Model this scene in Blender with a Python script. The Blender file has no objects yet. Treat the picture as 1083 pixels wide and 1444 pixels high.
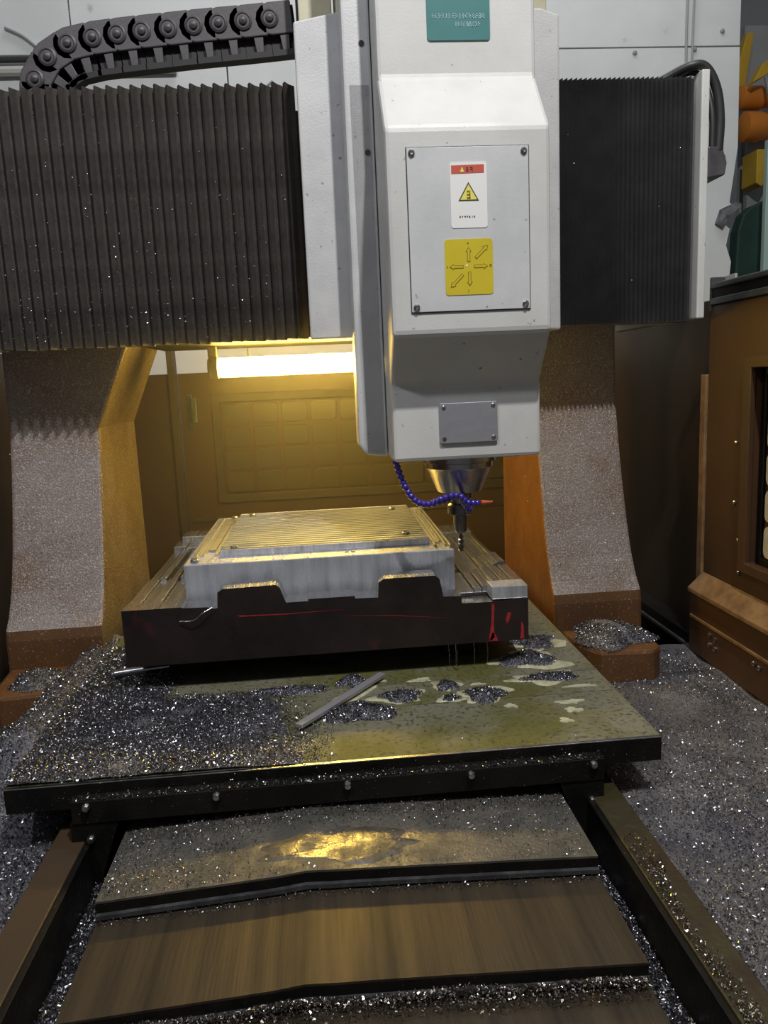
import bpy, bmesh, math, random
import numpy as np
from mathutils import Vector, Matrix

random.seed(7)
RNG = np.random.default_rng(11)
SC = bpy.context.scene
COL = SC.collection

# ------------------------------------------------------------------ camera
F_PX = 1080.0
yaw, pitch, roll = math.radians(4.3), math.radians(9.75), math.radians(-2.6)
fw = Vector((math.sin(yaw) * math.cos(pitch), math.cos(yaw) * math.cos(pitch), -math.sin(pitch)))
rt = Vector((math.cos(yaw), -math.sin(yaw), 0))
up = rt.cross(fw)
rt2 = math.cos(roll) * rt + math.sin(roll) * up
up2 = -math.sin(roll) * rt + math.cos(roll) * up
cam_d = bpy.data.cameras.new('camera')
cam = bpy.data.objects.new('camera', cam_d)
COL.objects.link(cam)
m = Matrix((rt2, up2, -fw)).transposed().to_4x4()
m.translation = Vector((0, 0, 1.47))
cam.matrix_world = m
cam_d.sensor_fit = 'VERTICAL'
cam_d.sensor_height = 36
cam_d.lens = F_PX / 1444 * 36
cam_d.clip_start = .02
SC.camera = cam

# ------------------------------------------------------------------ world, lights, exposure
w = bpy.data.worlds.new('workshop_ambient')
SC.world = w
w.use_nodes = True
w.node_tree.nodes['Background'].inputs[0].default_value = (.62, .66, .72, 1)
w.node_tree.nodes['Background'].inputs[1].default_value = .15
SC.view_settings.view_transform = 'Standard'
SC.view_settings.look = 'None'
SC.view_settings.exposure = 0
SC.view_settings.gamma = 1
SC.view_settings.use_curve_mapping = False

def area(name, loc, target, size, sy, power, color):
    d = bpy.data.lights.new(name, 'AREA')
    d.shape = 'RECTANGLE'
    d.size, d.size_y, d.energy, d.color = size, sy, power, color
    o = bpy.data.objects.new(name, d)
    COL.objects.link(o)
    o.location = loc
    o.rotation_euler = (Vector(target) - Vector(loc)).to_track_quat('-Z', 'Y').to_euler()
    return o
# workshop ceiling lamps before the machine, and an added fill for the back wall
area('ceiling_lamp_front', (.46, .02, 3.9), (.1, 1.7, 1.4), .07, .07, 58, (1, .98, .95))
area('ceiling_lamp_left', (-1.1, -.25, 3.9), (.1, 1.7, 1.4), .14, .14, 24, (.94, .95, 1))
area('back_wall_fill', (.6, 2.75, 4.6), (.6, 3.3, 2.0), 2.4, .4, 34, (.95, .98, 1))

# ------------------------------------------------------------------ materials
def _n(nt, t, **kw):
    n = nt.nodes.new(t)
    for k, v in kw.items():
        setattr(n, k, v)
    return n
def rgba(c):
    return (c[0], c[1], c[2], 1)
def M(name, c1, c2=None, scale=6, rough=.5, rough2=None, metal=0, bump=0, bscale=150, stretch=(1, 1, 1),
      speck=None, lo=.4, hi=.65, island=False, coat=0, spec=None):
    mt = bpy.data.materials.new(name)
    mt.use_nodes = True
    nt = mt.node_tree
    b = nt.nodes['Principled BSDF']
    L = nt.links.new
    tc = _n(nt, 'ShaderNodeTexCoord')
    mp = _n(nt, 'ShaderNodeMapping')
    mp.inputs['Scale'].default_value = stretch
    L(tc.outputs['Object'], mp.inputs[0])
    b.inputs['Metallic'].default_value = metal
    b.inputs['Roughness'].default_value = rough
    b.inputs['Base Color'].default_value = rgba(c1)
    if spec is not None:
        b.inputs['Specular IOR Level'].default_value = spec
    if coat:
        b.inputs['Coat Weight'].default_value = coat
        b.inputs['Coat Roughness'].default_value = .15
    col = None
    if c2 is not None:
        nz = _n(nt, 'ShaderNodeTexNoise')
        nz.inputs['Scale'].default_value = scale
        nz.inputs['Detail'].default_value = 8
        nz.inputs['Roughness'].default_value = .62
        L(mp.outputs[0], nz.inputs['Vector'])
        mr = _n(nt, 'ShaderNodeMapRange')
        mr.inputs[1].default_value, mr.inputs[2].default_value = lo, hi
        L(nz.outputs['Fac'], mr.inputs[0])
        mx = _n(nt, 'ShaderNodeMix', data_type='RGBA')
        mx.inputs[6].default_value, mx.inputs[7].default_value = rgba(c1), rgba(c2)
        L(mr.outputs[0], mx.inputs[0])
        col = mx.outputs[2]
        if rough2 is not None:
            r = _n(nt, 'ShaderNodeMapRange')
            r.inputs[3].default_value, r.inputs[4].default_value = rough, rough2
            L(mr.outputs[0], r.inputs[0])
            L(r.outputs[0], b.inputs['Roughness'])
    if island:
        g = _n(nt, 'ShaderNodeNewGeometry')
        mx = _n(nt, 'ShaderNodeMix', data_type='RGBA')
        mx.inputs[6].default_value, mx.inputs[7].default_value = rgba(c1), rgba(island)
        L(g.outputs['Random Per Island'], mx.inputs[0])
        col = mx.outputs[2]
    if speck:
        sc_, sw, sh, cs = speck
        nz = _n(nt, 'ShaderNodeTexNoise')
        nz.inputs['Scale'].default_value = sc_
        nz.inputs['Detail'].default_value = 3
        L(tc.outputs['Object'], nz.inputs['Vector'])
        mr = _n(nt, 'ShaderNodeMapRange')
        mr.inputs[1].default_value, mr.inputs[2].default_value = sw, sh
        L(nz.outputs['Fac'], mr.inputs[0])
        mx = _n(nt, 'ShaderNodeMix', data_type='RGBA')
        mx.inputs[6].default_value = rgba(c1)
        mx.inputs[7].default_value = rgba(cs)
        if col is not None:
            L(col, mx.inputs[6])
        L(mr.outputs[0], mx.inputs[0])
        col = mx.outputs[2]
    if col is not None:
        L(col, b.inputs['Base Color'])
    if bump:
        nz = _n(nt, 'ShaderNodeTexNoise')
        nz.inputs['Scale'].default_value = bscale
        nz.inputs['Detail'].default_value = 5
        L(mp.outputs[0], nz.inputs['Vector'])
        bp = _n(nt, 'ShaderNodeBump')
        bp.inputs['Strength'].default_value = bump
        bp.inputs['Distance'].default_value = .004
        L(nz.outputs['Fac'], bp.inputs['Height'])
        L(bp.outputs[0], b.inputs['Normal'])
    return mt

MAT = dict(
    white=M('white_machine_paint', (.70, .70, .68), (.60, .60, .58), 5, .38, .5, bump=.06, bscale=260, speck=(70, .70, .76, (.22, .2, .17))),
    white_side=M('greyed_machine_paint', (.66, .66, .66), (.55, .55, .56), 9, .35, .5, bump=.15, bscale=300, speck=(80, .68, .75, (.25, .23, .2))),
    cream=M('cream_motor_paint', (.55, .52, .38), (.45, .42, .3), 5, .5),
    panel=M('cover_panel_paint', (.68, .69, .69), (.56, .57, .58), 6, .36, .5, bump=.04, bscale=200, speck=(60, .71, .77, (.25, .24, .22))),
    groove=M('dark_joint', (.05, .05, .05), rough=.8),
    brown=M('brown_column_paint', (.27, .105, .018), (.18, .068, .014), 7, .42, .55, bump=.12, bscale=120, speck=(240, .6, .72, (.42, .38, .36))),
    dusty=M('dusted_brown_paint', (.26, .215, .195), (.17, .095, .05), 5, .5, .62, bump=.5, bscale=220, speck=(330, .52, .7, (.55, .53, .55)), lo=.44, hi=.68),
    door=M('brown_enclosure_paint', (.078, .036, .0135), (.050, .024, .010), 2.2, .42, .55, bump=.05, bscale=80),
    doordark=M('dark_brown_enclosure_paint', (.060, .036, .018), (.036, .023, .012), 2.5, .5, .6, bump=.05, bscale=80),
    ochre=M('worn_ochre_edge', (.24, .14, .06), (.13, .065, .025), 20, .6, bump=.2, bscale=90),
    black=M('black_oily_steel', (.006, .0055, .005), (.012, .011, .009), 12, .5, .65, metal=.1, bump=.2, bscale=160, speck=(280, .70, .78, (.2, .2, .2)), spec=.2),
    bellows=M('black_bellows_fabric', (.040, .034, .030), (.07, .058, .050), 20, .55, .7, bump=.15, bscale=320),
    bellows2=M('deep_black_bellows_fabric', (.026, .026, .028), (.036, .036, .038), 20, .5, .6, bump=.1, bscale=320),
    chain=M('dark_grey_plastic', (.055, .05, .056), (.085, .078, .082), 18, .42, .55, bump=.08, bscale=200),
    chaindark=M('black_plastic', (.014, .013, .014), rough=.6),
    steel=M('milled_steel', (.66, .66, .66), (.46, .46, .47), 90, .20, .32, metal=1, stretch=(1, .03, 1), bump=.22, bscale=420),
    steelface=M('milled_side_steel', (.70, .71, .76), (.42, .44, .48), 14, .26, .42, metal=.62, stretch=(3.5, 1, .35), bump=.10, bscale=120),
    steeltop=M('ridge_milled_steel', (.66, .64, .58), (.42, .40, .34), 60, .28, .40, metal=1, stretch=(.05, 1, 1), bump=.12, bscale=400),
    scale=M('black_mill_scale', (.011, .0075, .007), (.02, .011, .009), 9, .42, .6, metal=.1, bump=.15, bscale=90, speck=(16, .68, .76, (.05, .012, .010))),
    red=M('red_marker_paint', (.45, .02, .025), (.22, .015, .02), 60, .5),
    table=M('wet_table_steel', (.20, .195, .14), (.115, .113, .030), 5, .48, .66, metal=.15, bump=.12, bscale=140, speck=(120, .52, .70, (.06, .058, .03)), lo=.42, hi=.6),
    rail_olive=M('rusty_olive_rail', (.05, .043, .017), (.034, .019, .008), 14, .45, .6, metal=.2, bump=.3, bscale=90),
    leftcol=M('chip_dusted_ochre_paint', (.155, .108, .050), (.12, .074, .030), 12, .5, .6, bump=.25, bscale=200, speck=(300, .55, .7, (.42, .36, .28))),
    wet=M('wet_coolant_film', (.20, .18, .15), (.11, .10, .085), 26, .16, .5, metal=.5, bump=.45, bscale=75, lo=.42, hi=.6),
    wetchips=M('wet_packed_chips', (.26, .26, .31), (.14, .14, .17), 90, .35, .5, metal=.3, bump=.8, bscale=260),
    browndark=M('darker_brown_column_paint', (.125, .055, .018), (.085, .036, .013), 8, .42, .55, bump=.12, bscale=120, speck=(240, .62, .74, (.3, .26, .22))),  # darker copy of the column brown, for the lower front and feet
    tabledge=M('table_joint_shadow', (.03, .028, .02), rough=.6),
    way=M('brushed_way_cover_steel', (.100, .075, .046), (.036, .028, .020), 9, .46, .60, metal=.6, stretch=(4.5, .22, 1), bump=.10, bscale=70, lo=.3, hi=.7),
    waydust=M('chip_dusted_cover_steel', (.12, .115, .10), (.26, .235, .20), 16, .6, .3, metal=.6, bump=.35, bscale=130, lo=.46, hi=.64),
    lip=M('dark_wiper_lip', (.05, .05, .055), (.09, .09, .095), 40, .35, .55, metal=.3, bump=.2, bscale=150),
    chip=M('bright_metal_chips', (.44, .435, .48), rough=.30, metal=1, island=(.09, .088, .10)),
    chipwarm=M('warm_metal_chips', (.50, .46, .42), rough=.32, metal=1, island=(.12, .10, .09)),
    chipbed=M('packed_chip_bed', (.11, .108, .12), (.24, .235, .26), 70, .55, .4, metal=.4, bump=.9, bscale=260, lo=.38, hi=.66),
    chipbedwarm=M('packed_rusty_chip_bed', (.105, .10, .11), (.21, .195, .195), 7, .6, .5, metal=.25, bump=.8, bscale=240, speck=(180, .57, .68, (.03, .03, .034)), lo=.4, hi=.62),
    foam=M('pale_coolant_foam', (.55, .53, .38), (.34, .33, .2), 40, .22, .4),
    screw=M('zinc_screw', (.55, .55, .56), (.35, .35, .36), 30, .28, metal=1),
    nose=M('polished_spindle_steel', (.45, .42, .38), (.32, .3, .28), 20, .2, .3, metal=1),
    tool=M('tool_steel', (.22, .21, .2), (.14, .13, .12), 40, .28, metal=1),
    plate=M('brushed_name_plate', (.52, .52, .55), (.40, .40, .44), 20, .33, .5, metal=.6, stretch=(1, 1, 3)),
    teal=M('teal_plate', (.055, .20, .20), (.07, .235, .235), 6, .4),
    lettering=M('pale_teal_lettering', (.36, .55, .56), rough=.5),
    sticker=M('white_sticker', (.92, .92, .9), rough=.4),
    stickred=M('red_sticker_band', (.62, .12, .08), rough=.45),
    stickyel=M('yellow_sticker', (.72, .58, .035), (.66, .52, .03), 8, .4),
    arrow=M('olive_print', (.27, .20, .012), rough=.5),
    print=M('dark_print', (.06, .055, .03), rough=.5),
    pale=M('pale_yellow_print', (.9, .8, .18), rough=.5),
    wall=M('white_wall_board', (.66, .68, .67), (.58, .60, .59), 2.2, .6, bump=.05, bscale=40, speck=(9, .72, .8, (.4, .42, .4))),
    seam=M('grey_wall_seam', (.28, .29, .28), rough=.7),
    torn=M('torn_grey_foam', (.05, .055, .06), (.2, .21, .22), 30, .8, bump=.5, bscale=60),
    grey=M('grey_wall_paint', (.30, .31, .31), (.36, .37, .37), 2, .7),
    floor=M('concrete_floor', (.16, .155, .145), (.10, .098, .09), 3, .7, bump=.1, bscale=30),
    pane=M('clouded_window_pane', (.078, .056, .023), (.064, .046, .019), 8, .28, coat=.3),
    paneside=M('pale_window_pane', (.50, .47, .36), (.30, .25, .15), 5, .25, coat=.3),
    blue=M('violet_blue_plastic', (.045, .028, .33), (.03, .02, .22), 60, .18, coat=.5),
    nozzle=M('orange_nozzle_plastic', (.62, .12, .05), rough=.4),
    cable=M('black_cable', (.022, .022, .024), rough=.45),
    wire=M('grey_wire', (.30, .31, .31), rough=.6),
    pipe=M('grey_conduit', (.42, .42, .39), rough=.5),
    yellow=M('yellow_hoist_paint', (.62, .40, .03), (.5, .3, .03), 6, .5),
    orange=M('orange_motor_paint', (.72, .24, .025), (.6, .18, .02), 6, .45),
    green=M('dark_green_sheet', (.015, .055, .04), (.01, .035, .028), 3, .65),
    mint=M('pale_green_post', (.42, .55, .49), rough=.5),
    rail=M('dark_guard_rail', (.06, .07, .07), (.1, .11, .11), 20, .4, metal=.4),
    cap=M('lamp_end_cap', (.30, .25, .12), rough=.5),
    lampbody=M('lamp_body', (.10, .09, .06), rough=.5),
)
# coolant water
wt = bpy.data.materials.new('coolant_water')
wt.use_nodes = True
_b = wt.node_tree.nodes['Principled BSDF']
_b.inputs['Base Color'].default_value = (.9, .95, .95, 1)
_b.inputs['Transmission Weight'].default_value = 1
_b.inputs['IOR'].default_value = 1.33
_b.inputs['Roughness'].default_value = .05
MAT['water'] = wt
# glowing lamp tube
gl = bpy.data.materials.new('glowing_tube')
gl.use_nodes = True
_b = gl.node_tree.nodes['Principled BSDF']
_b.inputs['Base Color'].default_value = (1, .9, .6, 1)
_b.inputs['Emission Color'].default_value = (1, .66, .11, 1)
_b.inputs['Emission Strength'].default_value = 92
MAT['glow'] = gl

# ------------------------------------------------------------------ helpers
def fix(o, parent=None, kind=None):
    COL.objects.link(o)
    if parent is not None:
        o.parent = parent
        o.matrix_parent_inverse = Matrix.Translation(-parent_loc(parent))
    if kind:
        o['kind'] = kind
    return o
def parent_loc(p):
    v = Vector(p.location)
    if p.parent is not None:
        v = v  # parents keep world coordinates through their inverse matrices
    return v
def thing(name, label, cat, loc=(0, 0, 0), group=None, kind=None):
    o = bpy.data.objects.new(name, None)
    o.empty_display_size = .05
    o.location = loc
    COL.objects.link(o)
    if label:
        o['label'] = label
    if cat:
        o['category'] = cat
    if group:
        o['group'] = group
    if kind:
        o['kind'] = kind
    return o
def tag(o, label, cat=None, group=None, kind=None):
    o['label'] = label
    if cat:
        o['category'] = cat
    if group:
        o['group'] = group
    if kind:
        o['kind'] = kind
    return o
def mesh(name, verts, faces, mats, parent=None, fm=None, bevel=0, smooth=False, seg=2):
    """verts in world space; the object's origin is moved to the middle of its foot"""
    V = np.array(verts, float)
    c = np.array([(V[:, 0].min() + V[:, 0].max()) / 2, (V[:, 1].min() + V[:, 1].max()) / 2, V[:, 2].min()])
    me = bpy.data.meshes.new(name)
    me.from_pydata((V - c).tolist(), [], faces)
    bm = bmesh.new()
    bm.from_mesh(me)
    bmesh.ops.recalc_face_normals(bm, faces=bm.faces)
    bm.to_mesh(me)
    bm.free()
    for k in (mats if isinstance(mats, (list, tuple)) else [mats]):
        me.materials.append(MAT[k])
    if fm is not None:
        for p, i in zip(me.polygons, fm):
            p.material_index = i
    if smooth:
        for p in me.polygons:
            p.use_smooth = True
        try:
            me.set_sharp_from_angle(angle=math.radians(38))
        except Exception:
            pass
    o = bpy.data.objects.new(name, me)
    o.location = c
    fix(o, parent)
    if bevel:
        b = o.modifiers.new('bevel', 'BEVEL')
        b.width = bevel
        b.segments = seg
        b.limit_method = 'ANGLE'
    return o
def box(name, x0, x1, y0, y1, z0, z1, mat, parent=None, bevel=.002):
    v = [(x, y, z) for z in (z0, z1) for y in (y0, y1) for x in (x0, x1)]
    f = [(0, 2, 3, 1), (4, 5, 7, 6), (0, 1, 5, 4), (2, 6, 7, 3), (0, 4, 6, 2), (1, 3, 7, 5)]
    return mesh(name, v, f, mat, parent, bevel=bevel)
def prism(name, poly, ax, a, b, mats, parent=None, bevel=0, fm=None, smooth=False):
    """extrude a 2D polygon along ax: x takes (y,z), y takes (x,z), z takes (x,y)"""
    def p3(q, t):
        return {'x': (t, q[0], q[1]), 'y': (q[0], t, q[1]), 'z': (q[0], q[1], t)}[ax]
    n = len(poly)
    v = [p3(q, a) for q in poly] + [p3(q, b) for q in poly]
    f = [tuple(range(n)), tuple(range(2 * n - 1, n - 1, -1))]
    f += [(i, (i + 1) % n, n + (i + 1) % n, n + i) for i in range(n)]
    return mesh(name, v, f, mats, parent, bevel=bevel, fm=fm, smooth=smooth)
def ring_mesh(rings, closed_ends=True):
    n = len(rings[0])
    v = [p for r in rings for p in r]
    f = []
    for k in range(len(rings) - 1):
        for i in range(n):
            j = (i + 1) % n
            f.append((k * n + i, k * n + j, (k + 1) * n + j, (k + 1) * n + i))
    if closed_ends:
        f.append(tuple(range(n))[::-1])
        f.append(tuple((len(rings) - 1) * n + i for i in range(n)))
    return v, f
def lathe(name, prof, c, mat, parent=None, n=28, axis='z'):
    rings = []
    for r, t in prof:
        ring = []
        for i in range(n):
            a = 2 * math.pi * i / n
            u, v = r * math.cos(a), r * math.sin(a)
            ring.append({'z': (c[0] + u, c[1] + v, c[2] + t), 'y': (c[0] + u, c[1] + t, c[2] + v), 'x': (c[0] + t, c[1] + u, c[2] + v)}[axis])
        rings.append(ring)
    v, f = ring_mesh(rings)
    return mesh(name, v, f, mat, parent, smooth=True)
def smooth_path(pts, k=6):
    P = [np.array(p, float) for p in pts]
    P = [2 * P[0] - P[1]] + P + [2 * P[-1] - P[-2]]
    out = []
    for i in range(1, len(P) - 2):
        for j in range(k):
            t = j / k
            out.append(.5 * ((2 * P[i]) + (-P[i - 1] + P[i + 1]) * t + (2 * P[i - 1] - 5 * P[i] + 4 * P[i + 1] - P[i + 2]) * t * t
                             + (-P[i - 1] + 3 * P[i] - 3 * P[i + 1] + P[i + 2]) * t ** 3))
    out.append(P[-2])
    return out
def tube(name, pts, r, mat, parent=None, n=8, k=6):
    P = smooth_path(pts, k) if k else [np.array(p, float) for p in pts]
    rings = []
    ref = np.array((.13, .21, .97))
    for i, p in enumerate(P):
        t = P[min(i + 1, len(P) - 1)] - P[max(i - 1, 0)]
        t /= np.linalg.norm(t) + 1e-9
        u = np.cross(t, ref)
        if np.linalg.norm(u) < .15:
            u = np.cross(t, np.array((1., 0, 0)))
        u /= np.linalg.norm(u)
        v = np.cross(t, u)
        rings.append([tuple(p + r * (math.cos(2 * math.pi * a / n) * u + math.sin(2 * math.pi * a / n) * v)) for a in range(n)])
    vv, f = ring_mesh(rings)
    return mesh(name, vv, f, mat, parent, smooth=True)
def copy_to(o, loc, parent=None, rot=None):
    c = o.copy()
    c.location = loc
    if rot is not None:
        c.rotation_euler = rot
    COL.objects.link(c)
    c.parent = parent
    if parent is not None:
        c.matrix_parent_inverse = Matrix.Translation(-parent_loc(parent))
    return c
def rrect(x0, x1, z0, z1, r, n=4):
    out = []
    for cx, cz, a0 in ((x1 - r, z1 - r, 0), (x0 + r, z1 - r, 90), (x0 + r, z0 + r, 180), (x1 - r, z0 + r, 270)):
        for i in range(n + 1):
            a = math.radians(a0 + 90 * i / n)
            out.append((cx + r * math.cos(a), cz + r * math.sin(a)))
    return out
def fbm(x, y, s, seed=0):
    """cheap smooth value built from sines, about -1..1"""
    r = np.random.default_rng(seed)
    o = 0
    for k in range(7):
        a = r.uniform(0, 6.28)
        q = s * (.6 + .55 * k)
        o = o + np.sin((x * math.cos(a) + y * math.sin(a)) * q + r.uniform(0, 6.28)) / (1 + .45 * k)
    return o / 2.6
FS = .72      # size of the slivers
def flakes(P, smin, smax, tilt=1.0, normal=(0, 0, 1)):
    """small bent metal slivers at the points P (N,3): returns verts (4N,3), quads (N,4)"""
    n = len(P)
    d = RNG.normal(size=(n, 3))
    nr = np.array(normal, float)[None, :] * (1.0 / max(tilt, .01)) + d
    nr /= np.linalg.norm(nr, axis=1)[:, None]
    a = np.cross(nr, RNG.normal(size=(n, 3)))
    a /= np.linalg.norm(a, axis=1)[:, None] + 1e-9
    b = np.cross(nr, a)
    s = FS * (smin + (smax - smin) * RNG.random(n) ** 2)[:, None]
    asp = RNG.uniform(.25, .8, n)[:, None]
    V = np.empty((n, 4, 3))
    V[:, 0] = P - a * s * .5 - b * s * asp * .3
    V[:, 1] = P + a * s * .5 - b * s * asp * .5 + nr * s * .15
    V[:, 2] = P + a * s * .4 + b * s * asp * .5
    V[:, 3] = P - a * s * .5 + b * s * asp * .3 + nr * s * .2
    return V.reshape(-1, 3), np.arange(4 * n).reshape(n, 4)
def stuff(name, parts, mats, label, cat, parent=None):
    """parts: list of (verts, quads, material index) joined into one uncountable mesh"""
    off, VV, FF, MI = 0, [], [], []
    for v, f, mi in parts:
        VV.append(v)
        FF.append(np.asarray(f) + off)
        MI.append(np.full(len(f), mi))
        off += len(v)
    V, Fc, MI = np.concatenate(VV), np.concatenate(FF), np.concatenate(MI)
    c = np.array([(V[:, 0].min() + V[:, 0].max()) / 2, (V[:, 1].min() + V[:, 1].max()) / 2, V[:, 2].min()])
    me = bpy.data.meshes.new(name)
    me.vertices.add(len(V))
    me.vertices.foreach_set('co', (V - c).astype(np.float32).ravel())
    me.loops.add(len(Fc) * 4)
    me.loops.foreach_set('vertex_index', Fc.astype(np.int32).ravel())
    me.polygons.add(len(Fc))
    me.polygons.foreach_set('loop_start', (np.arange(len(Fc)) * 4).astype(np.int32))
    for k in mats:
        me.materials.append(MAT[k])
    me.polygons.foreach_set('material_index', MI.astype(np.int32))
    me.update(calc_edges=True)
    me.validate()
    o = bpy.data.objects.new(name, me)
    o.location = c
    fix(o, parent, 'stuff')
    if label:
        o['label'] = label
    if cat:
        o['category'] = cat
    return o
def grid(x0, x1, y0, y1, h, step=.012):
    nx, ny = max(2, int((x1 - x0) / step) + 1), max(2, int((y1 - y0) / step) + 1)
    X, Y = np.meshgrid(np.linspace(x0, x1, nx), np.linspace(y0, y1, ny))
    Z = h(X, Y)
    V = np.stack([X, Y, Z], -1).reshape(-1, 3)
    i = np.arange((ny - 1) * (nx - 1))
    r, c = i // (nx - 1), i % (nx - 1)
    a = r * nx + c
    return V, np.stack([a, a + 1, a + nx + 1, a + nx], 1)
def scatter(x0, x1, y0, y1, h, n, dens=None, lift=.004):
    X, Y = RNG.uniform(x0, x1, n), RNG.uniform(y0, y1, n)
    if dens is not None:
        k = RNG.random(n) < dens(X, Y)
        X, Y = X[k], Y[k]
    return np.stack([X, Y, h(X, Y) + RNG.random(len(X)) * lift + .0008], 1)

# ================================================================== THE SETTING
fl = box('floor', -4, 5, -2, 8, -.1, 0, 'floor', bevel=0)
tag(fl, 'grey concrete workshop floor', kind='structure')

wb = thing('wall_back', 'white board wall behind the gantry', None, (0, 3.4, 0), kind='structure')
zs = 2.80
torn = [(1.86, zs - .003), (1.865, 2.4), (1.85, 2.28), (1.835, 2.17), (1.86, 2.15), (1.80, 2.09), (1.84, 2.06), (1.825, 1.99), (1.85, 1.92), (1.84, 1.80), (1.86, 1.5), (1.86, 0), (.803, 0), (.803, zs - .003)]
prism('panel', torn, 'y', 3.4, 3.43, 'wall', wb)
for i, (a, b) in enumerate(((-2.6, -1.403), (-1.397, -.303), (-.297, .797))):
    box('panel', a, b, 3.4, 3.43, 0, zs - .003, 'wall', wb, .001)
for i, (a, b) in enumerate(((-2.6, -.903), (-.897, .497), (.503, 1.86))):
    box('panel', a, b, 3.4, 3.43, zs + .003, 4.2, 'wall', wb, .001)
box('backing_sheet', -2.6, 1.80, 3.43, 3.46, 0, 4.2, 'seam', wb, 0)
s0 = lathe('wall_screw', [(.010, 0), (.010, -.004), (.005, -.007)], (.93, 3.4, zs - .03), 'seam', wb, 10, 'y')
for x, z in ((1.40, zs - .03), (1.66, zs - .02), (1.80, 2.35), (1.78, 2.85), (.2, zs - .03), (-.6, zs - .03)):
    copy_to(s0, (x, 3.3965, z), wb)
prism('torn_edge', [(1.79, 2.14), (1.86, 2.17), (1.88, 2.15), (1.83, 2.11), (1.80, 2.06), (1.77, 2.08)], 'y', 3.385, 3.4, 'torn', wb)

far = box('wall_far', -4, 6, 6.6, 6.7, 0, 4.6, 'grey')
tag(far, 'grey far wall of the workshop', kind='structure')

# brown rear enclosure: fixed panel, post and the rear door with its paned window
rp = box('wall_rear_guard', -1.2, -.53, 2.8, 2.82, .2, 1.525, 'door')
tag(rp, 'brown sheet metal guard behind the left column', kind='structure')
post = box('trim_1', -.53, -.505, 2.78, 2.83, .2, 1.66, 'doordark')
tag(post, 'brown upright post beside the rear door', kind='structure')
d1 = thing('door_1', 'brown rear enclosure door with paned window', None, (.3, 2.8, .2), kind='structure')
X0, X1, Z0, Z1 = -.37, .75, 1.075, 1.43
def framed(name, x0, x1, z0, z1, hx0, hx1, hz0, hz1, y0, y1, mat, parent, ax='y'):
    """sheet with a rectangular opening"""
    o = [(x0, z0), (x1, z0), (x1, z1), (x0, z1)]
    h = [(hx0, hz0), (hx1, hz0), (hx1, hz1), (hx0, hz1)]
    def p(q, t):
        return (q[0], t, q[1]) if ax == 'y' else (t, q[0], q[1])
    v = [p(q, t) for t in (y0, y1) for q in o + h]
    f = []
    for i in range(4):
        j = (i + 1) % 4
        f += [(i, j, 4 + j, 4 + i), (8 + i, 12 + i, 12 + j, 8 + j), (i, 8 + i, 8 + j, j), (4 + i, 4 + j, 12 + j, 12 + i)]
    return mesh(name, v, f, mat, parent, bevel=.002)
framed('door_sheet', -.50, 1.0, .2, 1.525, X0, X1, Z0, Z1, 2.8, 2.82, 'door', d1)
framed('window_frame', X0 - .018, X1 + .018, Z0 - .018, Z1 + .018, X0 + .012, X1 - .012, Z0 + .012, Z1 - .012, 2.786, 2.8, 'doordark', d1)
box('window_backing', X0, X1, 2.812, 2.818, Z0, Z1, 'door', d1, 0)
pw, ph = .104, .082
pn = prism('window_pane', rrect(-.045, .045, 0, .070, .012), 'y', 2.800, 2.812, 'pane', d1, bevel=.001)
pn.location = (X0 + .065, 2.806, Z0 + .018)
for r in range(4):
    for c in range(10):
        if r or c:
            copy_to(pn, (X0 + .065 + c * pw, 2.806, Z0 + .018 + r * ph), d1)
box('lower_rail', -.49, 1.0, 2.79, 2.8, .99, 1.005, 'doordark', d1)
h = box('door_handle', -.455, -.435, 2.76, 2.775, 1.35, 1.44, 'rail', d1, .004)
box('handle_post', -.45, -.44, 2.775, 2.80, 1.36, 1.37, 'rail', h)
box('handle_post', -.45, -.44, 2.775, 2.80, 1.42, 1.43, 'rail', h)
box('lock_plate', -.475, -.455, 2.792, 2.80, 1.33, 1.45, 'rail', d1)
wc = box('wall_rear_side', 1.0, 1.4, 2.8, 2.82, .2, 1.525, 'doordark')
tag(wc, 'dark brown guard sheet behind the right column', kind='structure')

# dark side guard at right, behind the door
wr = thing('wall_right', 'dark brown enclosure side behind the right column', None, (.95, 2.2, 0), kind='structure')
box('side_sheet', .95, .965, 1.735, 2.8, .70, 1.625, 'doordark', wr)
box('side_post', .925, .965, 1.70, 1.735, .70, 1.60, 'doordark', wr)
box('pale_flange', .874, .890, 1.700, 1.724, .93, 1.45, 'ochre', wr)
box('sill_bar', .90, .95, 1.74, 2.8, .70, .80, 'black', wr)
box('slide_strip', .892, .900, 1.74, 2.6, .765, .775, 'rail', wr)
wl = thing('wall_left', 'dark brown enclosure side beside the left column', None, (-.95, 1.6, 0), kind='structure')
box('side_sheet', -.965, -.95, .3, 2.8, 0, 1.6, 'doordark', wl)
box('side_post', -.95, -.90, 1.80, 1.86, .7, 1.6, 'doordark', wl)

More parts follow.
